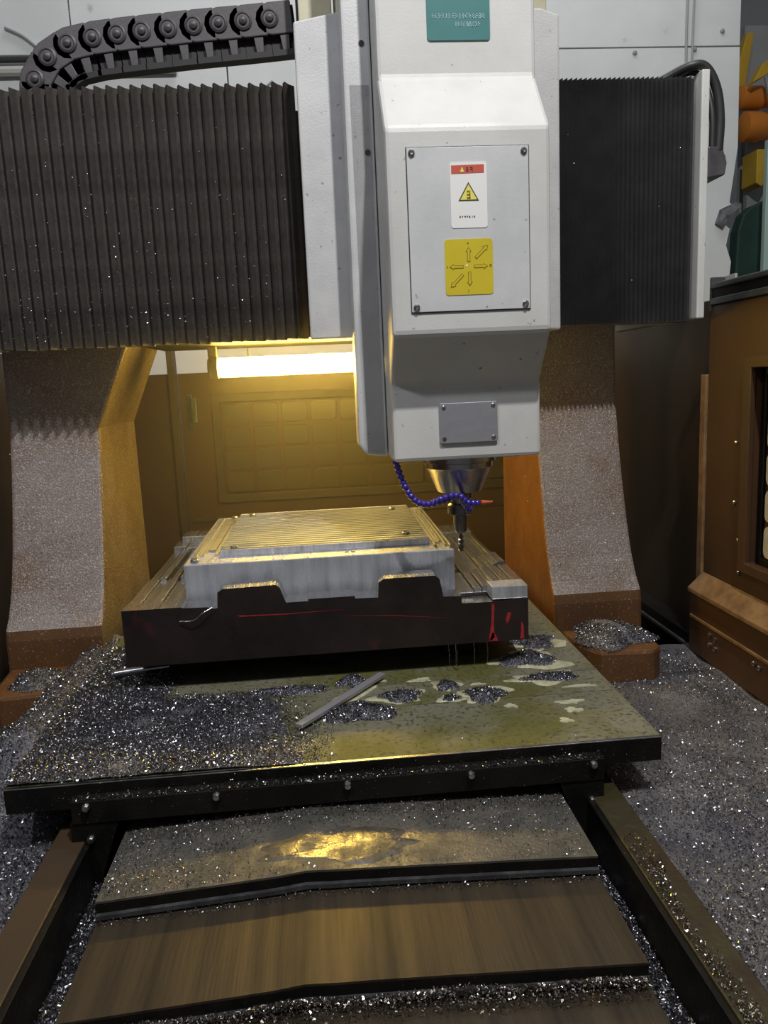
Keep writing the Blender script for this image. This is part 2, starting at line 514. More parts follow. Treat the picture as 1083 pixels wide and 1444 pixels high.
# brown enclosure door at right with its window, seen along its inside
d2 = thing('door_2', 'brown enclosure door with paned window at the right', None, (.88, 1.2, .0), kind='structure')
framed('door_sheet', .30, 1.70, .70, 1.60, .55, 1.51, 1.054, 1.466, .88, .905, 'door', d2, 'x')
framed('window_frame', .53, 1.535, 1.034, 1.486, .552, 1.505, 1.056, 1.462, .868, .88, 'door', d2, 'x')
framed('window_rubber', .55, 1.507, 1.054, 1.464, .566, 1.490, 1.070, 1.448, .893, .905, 'black', d2, 'x')
box('window_backing', .900, .905, .555, 1.505, 1.058, 1.460, 'door', d2, 0)
pn2 = prism('window_pane', rrect(-.050, .050, 0, .066, .014), 'x', .890, .900, 'paneside', d2, bevel=.001)
pn2.location = (.895, 1.425, 1.075)
for r in range(5):
    for c in range(8):
        if r or c:
            copy_to(pn2, (.895, 1.425 - .112 * c, 1.075 + r * .075), d2)
prism('sill_ledge', [(.880, .99), (.842, .955), (.842, .945), (.880, .945)], 'y', .30, 1.70, 'ochre', d2, bevel=.002)
box('lower_channel', .848, .880, .30, 1.70, .80, .944, 'door', d2, .003)
box('channel_seam', .844, .848, .30, 1.69, .885, .892, 'ochre', d2, .001)
b0 = lathe('bolt', [(.006, 0), (.006, -.003), (.003, -.005)], (.848, 1.60, .845), 'screw', d2, 10, 'x')
for y, z in ((1.575, .86), (1.60, .862), (1.575, .838), (1.40, .86), (1.42, .862)):
    copy_to(b0, (.8455, y, z), d2)
for y, z in ((1.57, 1.30), (1.57, 1.17), (1.55, 1.09), (1.545, 1.02)):
    copy_to(b0, (.8775, y, z), d2)

# ================================================================== MACHINE BED
bed = thing('machine_bed', 'dark oily machine bed carrying the table and columns', 'machine bed', (0, 1.2, 0))
box('bed_body', -.94, .88, .25, 2.75, 0, .70, 'black', bed, 0)
for s in (-1, 1):
    x0, x1 = sorted((s * .384, s * .432))
    box('side_rail', x0, x1, .30, 1.78, .70, .82, 'rail_olive' if s > 0 else 'doordark', bed, .002)
    x0, x1 = sorted((s * .376, s * .384))
    box('rail_cheek', x0, x1, .30, 1.78, .70, .817, 'black', bed, .001)

# telescopic way cover: gable plates, each under the next
wcov = thing('telescopic_way_cover', 'telescopic steel way cover in front of the table', 'way cover', (0, .9, .70))
GX = [-.326, -.27, -.20, -.15, -.12, -.10, -.085, -.07, -.055, -.04, -.025, -.01, .005, .03, .06, .10, .15, .2, .27, .337]
def gable(x, z0):
    u = (x + .03) / (.296 if x < -.03 else .356)
    return z0 + .017 * (1 - math.sqrt(u * u + .012)) + .0025 * math.exp(-((x + .055) / .022) ** 2)
def cover_plate(y0, y1, z0, mat):
    t = .003
    n = len(GX)
    v = [(x, y, gable(x, z0) + d) for d in (0, -t) for y in (y0, y1) for x in GX]
    f = []
    for i in range(n - 1):
        f += [(i, i + 1, n + i + 1, n + i), (2 * n + i, 3 * n + i, 3 * n + i + 1, 2 * n + i + 1),
              (i, 2 * n + i, 2 * n + i + 1, i + 1), (n + i, n + i + 1, 3 * n + i + 1, 3 * n + i)]
    f += [(0, n, 3 * n, 2 * n), (n - 1, 3 * n - 1, 4 * n - 1, 2 * n - 1)]
    p = mesh('cover_plate', v, f, mat, wcov, smooth=True)
    # wiper lip along the front edge, one strip under another
    for dz, h, dy, mm in ((-.0032, .013, .0, 'black'), (-.0165, .006, -.006, 'lip')):
        v = [(x, y0 + dy + yy, gable(x, z0) + dz - hh) for hh in (0, h) for yy in (0, .008) for x in GX]
        f = []
        for i in range(n - 1):
            f += [(i, i + 1, n + i + 1, n + i), (2 * n + i, 3 * n + i, 3 * n + i + 1, 2 * n + i + 1),
                  (i, 2 * n + i, 2 * n + i + 1, i + 1), (n + i, n + i + 1, 3 * n + i + 1, 3 * n + i)]
        f += [(0, n, 3 * n, 2 * n), (n - 1, 3 * n - 1, 4 * n - 1, 2 * n - 1)]
        mesh('wiper_lip', v, f, mm, p)
    return p
cover_plate(.915, 1.20, .826, 'waydust')
cover_plate(.752, .96, .800, 'way')
cover_plate(.56, .80, .774, 'way')
cover_plate(.36, .61, .748, 'way')
for s in (-1, 1):
    x0, x1 = sorted((s * .322, s * .325))
    box('cover_skirt', x0, x1, .36, 1.15, .70, .745, 'black', wcov, 0)

# ================================================================== TABLE
tb = thing('work_table', 'steel work table wet with olive coolant under the workpiece', 'table', (0, 1.6, .70))
box('table_body', -.498, .50, 1.093, 2.15, .858, .890, 'black', tb, .002)
ys = [1.090, 1.277, 1.376, 1.62, 1.88, 2.155]
box('table_nose', -.50, .503, 1.088, 1.094, .860, .8985, 'black', tb, .001)
box('worn_edge', -.50, .503, 1.0875, 1.094, .8985, .9003, 'screw', tb, .0005)
for i in range(5):
    box('table_plate', -.50, .503, ys[i] + (.0045 if i == 0 else .0015), ys[i + 1] - .0015, .890, .900, 'table', tb, .0012)
box('slot_end', .44, .5035, 1.372, 1.3795, .8905, .9012, 'screw', tb, .0005)
box('front_apron', -.398, .402, 1.064, 1.0875, .849, .884, 'black', tb, .001)
for s in (-1, 1):
    pl = [(s * .402, .849), (s * .402, .702), (s * .386, .702), (s * .332, .849)]
    prism('table_bracket', pl, 'y', 1.066, 1.0855, 'black', tb)
bt = lathe('hex_bolt', [(.0065, 0), (.0065, -.004), (.0045, -.007), (0.001, -.0075)], (-.375, 1.064, .876), 'screw', tb, 8, 'y')
for x in (-.187, .007, .194, .384):
    copy_to(bt, (x, bt.location.y, .870), tb)
for x, z in ((-.374, .817), (.383, .810), (-.384, .745)):
    copy_to(bt, (x, bt.location.y + .002, z), tb)
box('table_saddle', -.33, .33, 1.30, 2.1, .70, .858, 'black', tb, 0)

# ================================================================== GANTRY
gt = thing('gantry_frame', 'brown gantry with two columns and bellows covered crossbeam', 'gantry', (0, 1.95, .70))
for s in (-1, 1):
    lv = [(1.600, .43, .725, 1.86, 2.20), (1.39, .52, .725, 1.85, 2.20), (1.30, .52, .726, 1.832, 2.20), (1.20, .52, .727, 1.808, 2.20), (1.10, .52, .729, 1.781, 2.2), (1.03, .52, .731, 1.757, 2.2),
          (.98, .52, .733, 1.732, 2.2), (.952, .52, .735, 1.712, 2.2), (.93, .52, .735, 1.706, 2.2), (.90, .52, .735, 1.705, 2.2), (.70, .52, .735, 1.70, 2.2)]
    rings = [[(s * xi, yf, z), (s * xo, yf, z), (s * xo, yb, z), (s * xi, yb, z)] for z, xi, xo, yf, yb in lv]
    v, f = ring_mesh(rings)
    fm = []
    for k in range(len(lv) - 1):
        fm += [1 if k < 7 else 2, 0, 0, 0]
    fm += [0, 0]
    cl = mesh('column', v, f, ['leftcol' if s < 0 else 'brown', 'dusty', 'browndark'], gt, fm=fm, bevel=.008)
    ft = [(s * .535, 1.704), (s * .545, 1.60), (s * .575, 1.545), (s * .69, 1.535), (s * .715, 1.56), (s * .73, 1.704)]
    prism('column_foot', ft, 'z', .70, .868, 'browndark', cl, bevel=.008)
    # fine chips stuck to the column's face
    n = 4500
    z = RNG.uniform(.955, 1.59, n)
    yf = np.interp(z, [.95, .98, 1.03, 1.1, 1.2, 1.3, 1.39, 1.6], [1.711, 1.732, 1.757, 1.781, 1.808, 1.832, 1.85, 1.86])
    x = s * RNG.uniform(.522, .728, n)
    k = RNG.random(n) < np.interp(z, [.95, 1.1, 1.35, 1.6], [1, .8, .45, .12])
    P = np.stack([x, yf - .0015, z], 1)[k]
    v1, f1 = flakes(P, .0010, .0034, .8, (0, -1, .2))
    # inner face, thinner
    n = 900
    z = RNG.uniform(.9, 1.38, n)
    P = np.stack([np.full(n, s * .5185), RNG.uniform(1.83, 2.19, n), z], 1)
    v2, f2 = flakes(P, .001, .0034, .8, (-s, 0, 0))
    stuff('column_dusting', [(v1, f1, 0), (v2, f2, 0)], ['chip'], None, None, cl)
box('crossbeam', -.85, .845, 1.775, 2.20, 1.602, 2.05, 'doordark', gt, .004)
box('beam_underplate', -.42, .42, 1.80, 2.20, 1.575, 1.600, 'black', gt, .002)
box('beam_end_plate', .849, .867, 1.70, 2.18, 1.575, 2.092, 'white', gt, .003)
# left bellows: overlapping lamellae, each a part
bl = box('bellows_cover', -.85, -.02, 1.742, 1.772, 1.572, 2.072, 'bellows', gt, 0)
pt = .0238
pl0 = prism('pleat', [(0, 1.712), (.0045, 1.702), (pt * .55, 1.718), (pt - .0006, 1.728), (pt - .0006, 1.742), (0, 1.742)], 'z', 1.566, 2.080, 'bellows', bl)
x = -.85
first = True
i = 0
while x < -.03:
    loc = (x + pt / 2, pl0.location.y + random.uniform(-.001, .001), 1.566 + random.uniform(-.002, .002))
    if first:
        pl0.location = loc
        first = False
    else:
        copy_to(pl0, loc, bl)
    x += pt
# right bellows: finer folds
pp = .0104
poly = [(  .842, 1.742), (.51, 1.742)]
x = .51
while x < .831:
    poly += [(x, 1.719), (x + pp * .5, 1.704), (x + pp * .95, 1.718)]
    x += pp
poly += [(.842, 1.722)]
br = prism('bellows_cover', poly, 'z', 1.570, 2.080, 'bellows2', gt)
br['label'] = 'deep black bellows with fine folds'
n = 9000
x = RNG.uniform(-.80, -.03, n)
z = RNG.uniform(1.575, 2.07, n)
k = RNG.random(n) < (.25 + .75 * np.clip((1.95 - z) / .3, 0, 1)) * (.35 + .65 * np.clip((-x) / .6, 0, 1))
ph_ = ((x + .85) % pt) / pt
y = np.where(ph_ < .2, 1.706, 1.702 + (ph_ - .2) / .8 * .026) - .0012
v1, f1 = flakes(np.stack([x, y, z], 1)[k], .0012, .0046, .8, (0, -1, .2))
stuff('bellows_dusting', [(v1, f1, 0)], ['chip'], None, None, gt)
n = 120
v1, f1 = flakes(np.stack([RNG.uniform(.52, .84, n), np.full(n, 1.703), RNG.uniform(1.58, 2.0, n)], 1), .001, .003, .8, (0, -1, .2))
stuff('bellows_dusting', [(v1, f1, 0)], ['chipwarm'], None, None, gt)

# cable loop and socket on the beam's right end
tube('beam_cable', [(.745, 1.76, 2.070), (.79, 1.745, 2.090), (.83, 1.72, 2.104), (.862, 1.715, 2.101), (.886, 1.712, 2.06), (.896, 1.71, 2.0), (.894, 1.71, 1.93)], .010, 'cable', gt, 10)
tube('beam_cable', [(.775, 1.78, 2.06), (.81, 1.765, 2.088), (.845, 1.74, 2.100), (.868, 1.73, 2.075), (.880, 1.715, 2.01), (.881, 1.712, 1.93)], .007, 'cable', gt, 10)
sk = prism('cable_socket', [(.868, 1.872), (.907, 1.878), (.911, 1.903), (.902, 1.93), (.888, 1.937), (.868, 1.937)], 'y', 1.702, 1.78, 'chain', gt, bevel=.003)

# ================================================================== SPINDLE HEAD
hd = thing('spindle_head', 'white milling spindle head hanging from the crossbeam', 'spindle head', (.265, 1.55, 1.32))
prism('saddle_plate', [(-.013, 1.558), (.507, 1.558), (.507, 2.158), (.47, 2.17), (.10, 2.17), (.07, 2.166), (-.011, 2.150)], 'y', 1.60, 1.695, 'white_side', hd, bevel=.004)
box('motor_box', .0, .068, 1.71, 1.80, 2.10, 2.42, 'cream', hd, .003)
box('motor_box', .075, .50, 1.66, 1.80, 2.172, 2.6, 'cream', hd, .003)
prism('slide_cover', [(.070, 1.345), (.084, 1.327), (.126, 1.322), (.126, 2.6), (.078, 2.6)], 'y', 1.500, 1.598, 'white_side', hd, bevel=.005)
hs = prism('spindle_housing', [(1.402, 2.6), (1.402, 1.975), (1.32, 1.872), (1.32, 1.544), (1.392, 1.458), (1.392, 1.320), (1.597, 1.320), (1.597, 2.6)], 'x', .1275, .402, 'white', hd, bevel=.007)
lathe('side_hole', [(.006, 0), (.006, -.002)], (.478, 1.60, 1.595), 'groove', hd, 12, 'y')
lathe('side_hole', [(.005, 0), (.005, -.002)], (.110, 1.50, 2.07), 'groove', hd, 12, 'y')
lathe('side_hole', [(.005, 0), (.005, -.002)], (.113, 1.50, 1.885), 'groove', hd, 12, 'y')
# cover panel
cp = box('cover_panel', .162, .364, 1.317, 1.3195, 1.580, 1.840, 'panel', hd, .0006)
framed('panel_joint', .1605, .3655, 1.5785, 1.8415, .1622, .3638, 1.5802, 1.8398, 1.3185, 1.3197, 'groove', hd)
sc0 = lathe('panel_screw', [(.0055, 0), (.0055, -.002), (.003, -.0042), (.0015, -.0038)], (.170, 1.317, 1.832), 'screw', hd, 12, 'y')
for x, z in ((.356, 1.832), (.170, 1.588), (.356, 1.588)):
    copy_to(sc0, (x, sc0.location.y, z - .0055), hd)
# warning sticker
st = prism('warning_sticker', rrect(.2325, .2935, 1.713, 1.816, .004), 'y', 1.3162, 1.3168, 'sticker', hd)
prism('red_band', [(.2345, 1.798), (.2890, 1.799), (.2890, 1.812), (.2345, 1.811)], 'y', 1.3158, 1.3162, 'stickred', st)
prism('small_triangle', [(.249, 1.8005), (.256, 1.8005), (.2525, 1.8085)], 'y', 1.3154, 1.3158, 'pale', st)
def tri(cx, cz, r):
    return [(cx - r * .93, cz - r * .6), (cx + r * .93, cz - r * .6), (cx, cz + r)]
prism('triangle_border', tri(.2625, 1.7665, .0185), 'y', 1.3158, 1.3162, 'print', st)
prism('triangle_face', tri(.2625, 1.7662, .0150), 'y', 1.3154, 1.3158, 'pale', st)
def marks(name, x0, z0, w_, h_, n, mat, parent, y, seed, ax=None):
    """illegible printed characters: one small mesh of strokes"""
    r = random.Random(seed)
    v, f = [], []
    def q(a, b, c, d):
        k = len(v)
        for (p, s_) in ((a, c), (b, c), (b, d), (a, d)):
            v.append((p, y, s_))
        for (p, s_) in ((a, c), (b, c), (b, d), (a, d)):
            v.append((p, y + .0003, s_))
        f.extend([(k, k + 1, k + 2, k + 3), (k + 7, k + 6, k + 5, k + 4), (k, k + 4, k + 5, k + 1), (k + 1, k + 5, k + 6, k + 2), (k + 2, k + 6, k + 7, k + 3), (k + 3, k + 7, k + 4, k)])
    cw = w_ / n
    for i in range(n):
        a = x0 + i * cw
        t = h_ * .2
        for j in range(3):
            zz = z0 + j * (h_ - t) / 2
            if r.random() < .8:
                q(a + cw * .1, a + cw * (.5 + .35 * r.random()), zz, zz + t)
        xx = a + cw * r.choice((.12, .4, .65))
        q(xx, xx + cw * .2, z0, z0 + h_)
    return mesh(name, v, f, mat, parent)
marks('printed_characters', .2590, 1.8010, .012, .007, 2, 'print', st, 1.3155, 3)
marks('printed_characters', .2460, 1.7290, .028, .0030, 7, 'print', st, 1.3159, 4)
marks('printed_figure', .2585, 1.7585, .008, .013, 1, 'arrow', st, 1.3150, 8)
# axis sticker
ax_ = prism('axis_sticker', rrect(.2200, .3010, 1.6055, 1.6955, .005), 'y', 1.3162, 1.3168, 'stickyel', hd)
def arrow(cx, cz, ang, L_, hw, hh, wd):
    """outlined arrow: outer outline with an inner face of sticker yellow on it"""
    ca, sa = math.cos(ang), math.sin(ang)
    def shape(g):
        s_ = [(-L_ / 2 + g, -wd + g), (L_ / 2 - hh + g * .2, -wd + g), (L_ / 2 - hh + g * .2, -hw + g * 1.6), (L_ / 2 - g * 1.9, 0), (L_ / 2 - hh + g * .2, hw - g * 1.6), (L_ / 2 - hh + g * .2, wd - g), (-L_ / 2 + g, wd - g)]
        return [(cx + a * ca - b * sa, cz + a * sa + b * ca) for a, b in s_]
    o = prism('direction_arrow', shape(0), 'y', 1.3159, 1.3162, 'arrow', ax_)
    prism('arrow_inner_face', shape(.0012), 'y', 1.3156, 1.3159, 'stickyel', ax_)
cx, cz = .2600, 1.6510
arrow(cx, cz + .0195, math.pi / 2, .024, .0052, .0075, .0027)
arrow(cx + .001, cz - .0200, -math.pi / 2, .024, .0052, .0075, .0027)
arrow(cx + .0205, cz, 0, .024, .0052, .0075, .0027)
arrow(cx - .0210, cz, math.pi, .024, .0052, .0075, .0027)
arrow(cx + .0225, cz + .0235, math.radians(44), .030, .0055, .0085, .0027)
arrow(cx - .0210, cz - .0230, math.radians(224), .030, .0055, .0085, .0027)
prism('centre_dot', [(cx - .0035 + .002 * math.cos(a * .785), cz + .002 + .002 * math.sin(a * .785)) for a in range(8)], 'y', 1.3158, 1.3162, 'sticker', ax_)
for k, (x, z) in enumerate(((.257, 1.6865), (.2945, 1.6500), (.2222, 1.6490), (.2575, 1.6095))):
    marks('axis_letter', x, z, .005, .0042, 1, 'arrow', ax_, 1.3159, 20 + k)
# lower plate
npz = prism('name_plate', rrect(.213, .320, 1.351, 1.424, .004), 'y', 1.3865, 1.3918, 'plate', hd, bevel=.001)
s2 = lathe('plate_screw', [(.0040, 0), (.0040, -.001), (.002, -.0022)], (.221, 1.3865, 1.416), 'screw', hd, 10, 'y')
for x, z in ((.312, 1.417), (.312, 1.359)):
    copy_to(s2, (x, s2.location.y, z - .004), hd)
lathe('plate_hole', [(.0040, 0), (.0040, -.0006)], (.221, 1.3865, 1.359), 'groove', hd, 10, 'y')
# teal maker's plate
tp = prism('teal_plate', rrect(.2150, .3230, 2.033, 2.150, .005), 'y', 1.4000, 1.4018, 'teal', hd)
marks('plate_lettering', .2230, 2.0670, .092, .0075, 16, 'lettering', tp, 1.3996, 31)
marks('plate_lettering', .2620, 2.0540, .045, .0075, 9, 'lettering', tp, 1.3996, 32)
# spindle nose
SX, SY = .262, 1.478
lathe('spindle_nose', [(.072, .0), (.072, -.010), (.066, -.012), (.066, -.022), (.062, -.026), (.045, -.066), (.043, -.070), (.030, -.072)], (SX, SY, 1.320), 'nose', hd, 40)

tl = thing('milling_tool', 'milling cutter in its holder below the spindle nose', 'milling tool', (SX, SY, 1.125))
lathe('tool_holder', [(.018, 1.248), (.0245, 1.246), (.0245, 1.236), (.020, 1.233), (.020, 1.226), (.0245, 1.222), (.0245, 1.205), (.014, 1.200), (.013, 1.172), (.010, 1.166)], (SX, SY, 0), 'tool', tl, 24)
# fluted cutter
rings = []
for i in range(14):
    z = 1.166 - i * (1.166 - 1.128) / 13
    rings.append([(SX + r * math.cos(a), SY + r * math.sin(a), z) for a, r in ((k * math.pi / 4 + i * .45, .0060 if k % 2 == 0 else .0038) for k in range(8))])
v, f = ring_mesh(rings)
mesh('cutter', v, f, 'tool', tl)

# blue segmented coolant hose
ch = thing('coolant_hose', 'violet blue segmented coolant hose beside the spindle nose', 'hose', (.20, 1.43, 1.25))
def beads(path, step, r, parent, mat='blue'):
    P = smooth_path(path, 10)
    acc, last, out = 0, P[0], [P[0]]
    for p in P[1:]:
        acc += np.linalg.norm(p - last)
        last = p
        if acc >= step:
            out.append(p)
            acc = 0
    base = None
    for i, p in enumerate(out):
        if base is None:
            base = lathe('hose_segment', [(.25 * r, -r * .8), (.75 * r, -.6 * r), (r, -.15 * r), (r, .25 * r), (.7 * r, .65 * r), (.5 * r, .9 * r)], tuple(p), mat, parent, 10)
            zoff = base.location.z - p[2]
            o = base
        else:
            o = copy_to(base, tuple(p), parent)
        t = Vector(out[min(i + 1, len(out) - 1)] - out[max(i - 1, 0)])
        o.rotation_mode = 'QUATERNION'
        o.rotation_quaternion = t.to_track_quat('Z', 'Y')
        o.location = p - t.normalized() * .8 * r if True else p
beads([(.133, 1.42, 1.318), (.140, 1.42, 1.295), (.150, 1.42, 1.268), (.166, 1.415, 1.245), (.186, 1.41, 1.237), (.210, 1.41, 1.240), (.238, 1.41, 1.247), (.252, 1.415, 1.243), (.262, 1.42, 1.232), (.270, 1.425, 1.220)], .0088, .0068, ch)
beads([(.205, 1.405, 1.243), (.232, 1.40, 1.252), (.250, 1.40, 1.250), (.262, 1.402, 1.238), (.277, 1.405, 1.235), (.290, 1.41, 1.234)], .0086, .0064, ch)
lathe('hose_nozzle', [(.0050, 0), (.0040, .004), (.0022, .018), (.0018, .022)], (.291, 1.411, 1.2345), 'nozzle', ch, 12, 'x')

# ================================================================== WORKPIECE
wp = thing('steel_workpiece', 'stepped milled steel block with dark scaled front face', 'workpiece', (0, 1.72, .955))
prof = [(-.395, .955), (.381, .955), (.381, 1.039), (.308, 1.036), (.250, 1.037), (.250, 1.052), (.2145, 1.053), (.208, 1.088), (.200, 1.096), (.100, 1.096), (.090, 1.089), (.088, 1.060), (.044, 1.061), (.043, 1.066),
        (-.045, 1.066), (-.046, 1.062), (-.088, 1.062), (-.098, 1.092), (-.106, 1.098), (-.206, 1.096), (-.215, 1.090), (-.217, 1.060), (-.230, 1.059), (-.235, 1.063), (-.28, 1.064), (-.285, 1.066), (-.395, 1.066)]
n = len(prof)
fm = [1, 1] + [0] * n
for i in range(n):
    fm[2 + i] = 1 if i in (0, 1, n - 1) else 0
fm[0] = 1
fm[1] = 0
prism('front_web', prof, 'y', 1.419, 1.468, ['steel', 'scale'], wp, fm=fm)
box('milled_corner', .310, .381, 1.4215, 1.468, 1.0395, 1.065, 'steelface', wp, .0015)
box('base_plate', -.395, .381, 1.4685, 2.10, .955, 1.042, 'scale', wp, .002)
# left bank of long milled fins
rf = random.Random(5)
for i, (x0, x1, y0, y1, z1) in enumerate(((-.395, -.372, 1.4685, 1.66, 1.064), (-.371, -.352, 1.4685, 1.66, 1.060), (-.351, -.333, 1.4685, 1.66, 1.064), (-.332, -.312, 1.4685, 1.66, 1.058), (-.311, -.287, 1.4685, 1.66, 1.062),
                                          (-.395, -.380, 1.661, 1.95, 1.060), (-.372, -.358, 1.661, 1.95, 1.066), (-.350, -.338, 1.661, 1.95, 1.060), (-.328, -.316, 1.661, 1.95, 1.067), (-.307, -.288, 1.661, 1.95, 1.060),
                                          (-.395, -.366, 1.951, 2.02, 1.075), (-.364, -.330, 1.951, 2.02, 1.070), (-.328, -.290, 1.951, 2.02, 1.076), (-.385, -.290, 2.021, 2.10, 1.086))):
    box('milled_fin', x0, x1, y0, y1, 1.0425, z1, 'steel', wp, .001)
# right bank
for x0, x1, y0, y1, z1 in ((.252, .284, 1.4685, 1.62, 1.046), (.285, .300, 1.4685, 1.60, 1.051), (.301, .320, 1.4685, 1.60, 1.057), (.321, .339, 1.4685, 1.60, 1.061), (.340, .359, 1.4685, 1.60, 1.063), (.360, .381, 1.4685, 1.60, 1.065),
                           (.330, .3395, 1.601, 1.70, 1.060), (.340, .3495, 1.601, 1.70, 1.063), (.350, .3595, 1.601, 1.70, 1.066), (.360, .379, 1.601, 1.70, 1.070),
                           (.285, .329, 1.601, 1.98, 1.048), (.330, .370, 1.701, 1.98, 1.052), (.371, .379, 1.701, 1.98, 1.060), (.300, .379, 1.981, 2.08, 1.064)):
    box('milled_fin', x0, x1, y0, y1, 1.0425, z1, 'steel', wp, .001)
# middle tier
md = box('middle_block', -.287, .2500, 1.490, 2.02, 1.0425, 1.130, 'steelface', wp, .002)
# strips on the middle tier, both sides of the top block
for i, (x0, x1, z1, y0, y1) in enumerate(((-.280, -.268, 1.135, 1.54, 1.99), (-.264, -.254, 1.133, 1.56, 1.99), (-.252, -.238, 1.1355, 1.60, 1.98), (-.236, -.228, 1.133, 1.56, 1.98),
                                          (.214, .219, 1.135, 1.52, 1.98), (.222, .226, 1.133, 1.55, 1.98), (.229, .233, 1.135, 1.56, 1.97), (.2355, .240, 1.134, 1.52, 1.98), (.2425, .2470, 1.137, 1.50, 1.99))):
    box('milled_strip', x0, x1, y0, y1, 1.1305, z1, 'steeltop', wp, .0008)
# top tier with ridges across
yy, zz = [1.552], [1.143]
pit = .0215
y = 1.560
poly = [(1.992, 1.1305), (1.552, 1.1305), (1.552, 1.1425)]
while y < 1.975:
    poly += [(y, 1.1418), (y + .0006, 1.1438), (y + pit * .5, 1.1434), (y + pit - .0008, 1.1420)]
    y += pit
poly += [(1.992, 1.1430)]
prism('top_block', poly, 'x', -.223, .2085, ['steeltop', 'steelface'], wp, fm=[0, 0] + [0, 1] + [0] * (len(poly) - 2))
box('top_block_front', -.223, .2085, 1.5485, 1.5518, 1.1305, 1.1434, 'steelface', wp, .0006)
bh = lathe('socket_screw', [(.0085, 0), (.0085, .004), (.0065, .006), (.004, .006), (.004, .003)], (-.268, 1.512, 1.1305), 'screw', wp, 14)
for p in ((-.195, 1.565, 1.1435), (-.19, 1.95, 1.1435), (.165, 1.60, 1.1435), (.165, 1.93, 1.1435), (-.235, 1.95, 1.1395)):
    copy_to(bh, p, wp)
lathe('drilled_hole', [(.0045, 0), (.0045, .0006)], (.035, 1.52, 1.1301), 'groove', wp, 12)
lathe('drilled_hole', [(.0045, 0), (.0045, .0006)], (.048, 1.52, 1.1301), 'groove', wp, 12)
# red paint on the dark face
def daub(pts, parent, y=1.4186):
    return prism('red_paint_mark', pts, 'y', y, y + .0004, 'red', parent)
daub([(.306, .957), (.313, .964), (.312, .99), (.314, 1.03), (.309, 1.033), (.307, .99), (.302, .963)], wp)
daub([(.303, .957), (.320, .956), (.316, .968), (.309, .974)], wp)
daub([(.338, .99), (.343, .997), (.347, 1.012), (.340, 1.012), (.336, .999)], wp)
daub([(.364, .957), (.372, .958), (.371, .985), (.367, .993), (.366, .972)], wp)
daub([(-.182, 1.0425), (-.176, 1.040), (-.09, 1.0385), (.02, 1.041), (-.09, 1.0400), (-.176, 1.0425)], wp)
daub([(.02, 1.028), (.12, 1.021), (.22, 1.010), (.12, 1.022)], wp)
cs = tube('curled_burr', [(-.288, 1.415, 1.040), (-.262, 1.409, 1.042), (-.244, 1.407, 1.055), (-.225, 1.412, 1.064)], .0010, 'steel', wp, 6)

for i, x in enumerate((-.30, -.02, .26)):
    o = box('support_block', x - .035, x + .035, 1.50, 2.05, .9012, .9545, 'black', None, .002)
    tag(o, ('black parallel block under the left of the workpiece', 'black parallel block under the middle of the workpiece', 'black parallel block under the right of the workpiece')[i], 'support block', 'blocks under the workpiece')
rd = tube('clamp_rod', [(-.445, 1.498, .9135), (-.43, 1.50, .9155), (-.34, 1.515, .9175), (-.30, 1.525, .9175)], .008, 'screw', None, 10)
tag(rd, 'short round steel rod sticking out left below the workpiece', 'rod')

# ================================================================== WORK LIGHT
lp = thing('work_light', 'glowing warm tube lamp under the crossbeam', 'lamp', (.1, 2.1, 1.52))
lathe('lamp_tube', [(.020, -.255), (.0245, -.252), (.0245, .165), (.020, .168)], (0, 2.03, 1.520), 'glow', lp, 24, 'x')
for x in (-.269, .182):
    lathe('end_cap', [(.022, -.013), (.0275, -.010), (.0275, .012), (.022, .013)], (x, 2.03, 1.520), 'cap', lp, 20, 'x')
box('lamp_bracket', -.28, -.258, 2.02, 2.04, 1.5478, 1.5748, 'lampbody', lp)
box('lamp_bracket', .172, .194, 2.02, 2.04, 1.5478, 1.5748, 'lampbody', lp)

# ================================================================== CABLE CHAIN
cc = thing('cable_chain', 'dark grey plastic cable chain arching over the left bellows', 'cable chain', (-.60, 1.86, 2.05))
pv = [(-.578, 2.05), (-.572, 2.098), (-.567, 2.136), (-.536, 2.179), (-.492, 2.205), (-.439, 2.216), (-.387, 2.222), (-.335, 2.227), (-.279, 2.232), (-.225, 2.237), (-.172, 2.241), (-.119, 2.245), (-.062, 2.250), (-.006, 2.255)]
CY0, CY1 = 1.82, 1.852
for i in range(1, len(pv) - 1):
    a, b = Vector(pv[i]), Vector(pv[i + 1])
    d = (b - a)
    L_ = d.length
    d.normalize()
    nn = Vector((-d.y, d.x))       # outward side
    def P(u, t):
        q = a + d * u + nn * t
        return (q.x, q.y)
    r = .033
    outl = [P(-r * math.sin(k), r * math.cos(k)) for k in [q * math.pi / 6 for q in range(0, 7)]]
    outl += [P(L_ * .86, -r), P(L_ * .86, r)]
    lk = prism('chain_link', outl, 'y', CY0, CY0 + .014, 'chain', cc, bevel=.0025)
    foot = [P(L_ * .30, -r), P(L_ * .66, -r), P(L_ * .60, -r - .040), P(L_ * .36, -r - .040)]
    prism('link_foot', foot, 'y', CY0 + .003, CY0 + .012, 'chain', lk, bevel=.001)
    bar = [P(-.004, -r - .030), P(L_ * .95, -r - .030), P(L_ * .95, -r - .042), P(-.004, -r - .042)]
    prism('cross_bar', bar, 'y', CY0 + .002, CY1, 'chaindark', lk)
    back = [P(-.004, r - .004), P(L_ * .95, r - .004), P(L_ * .95, -r - .030), P(-.004, -r - .030)]
    prism('far_side', back, 'y', CY0 + .016, CY1, 'chaindark', lk)
    lathe('pivot_ring', [(.019, 0), (.019, -.003), (.015, -.005), (.013, -.003), (.009, -.003), (.008, -.007), (.003, -.010)], (a.x, CY0, a.y), 'chain', lk, 20, 'y')
box('chain_anchor', -.005, .030, 1.80, 1.88, 2.18, 2.31, 'chaindark', cc, .003)

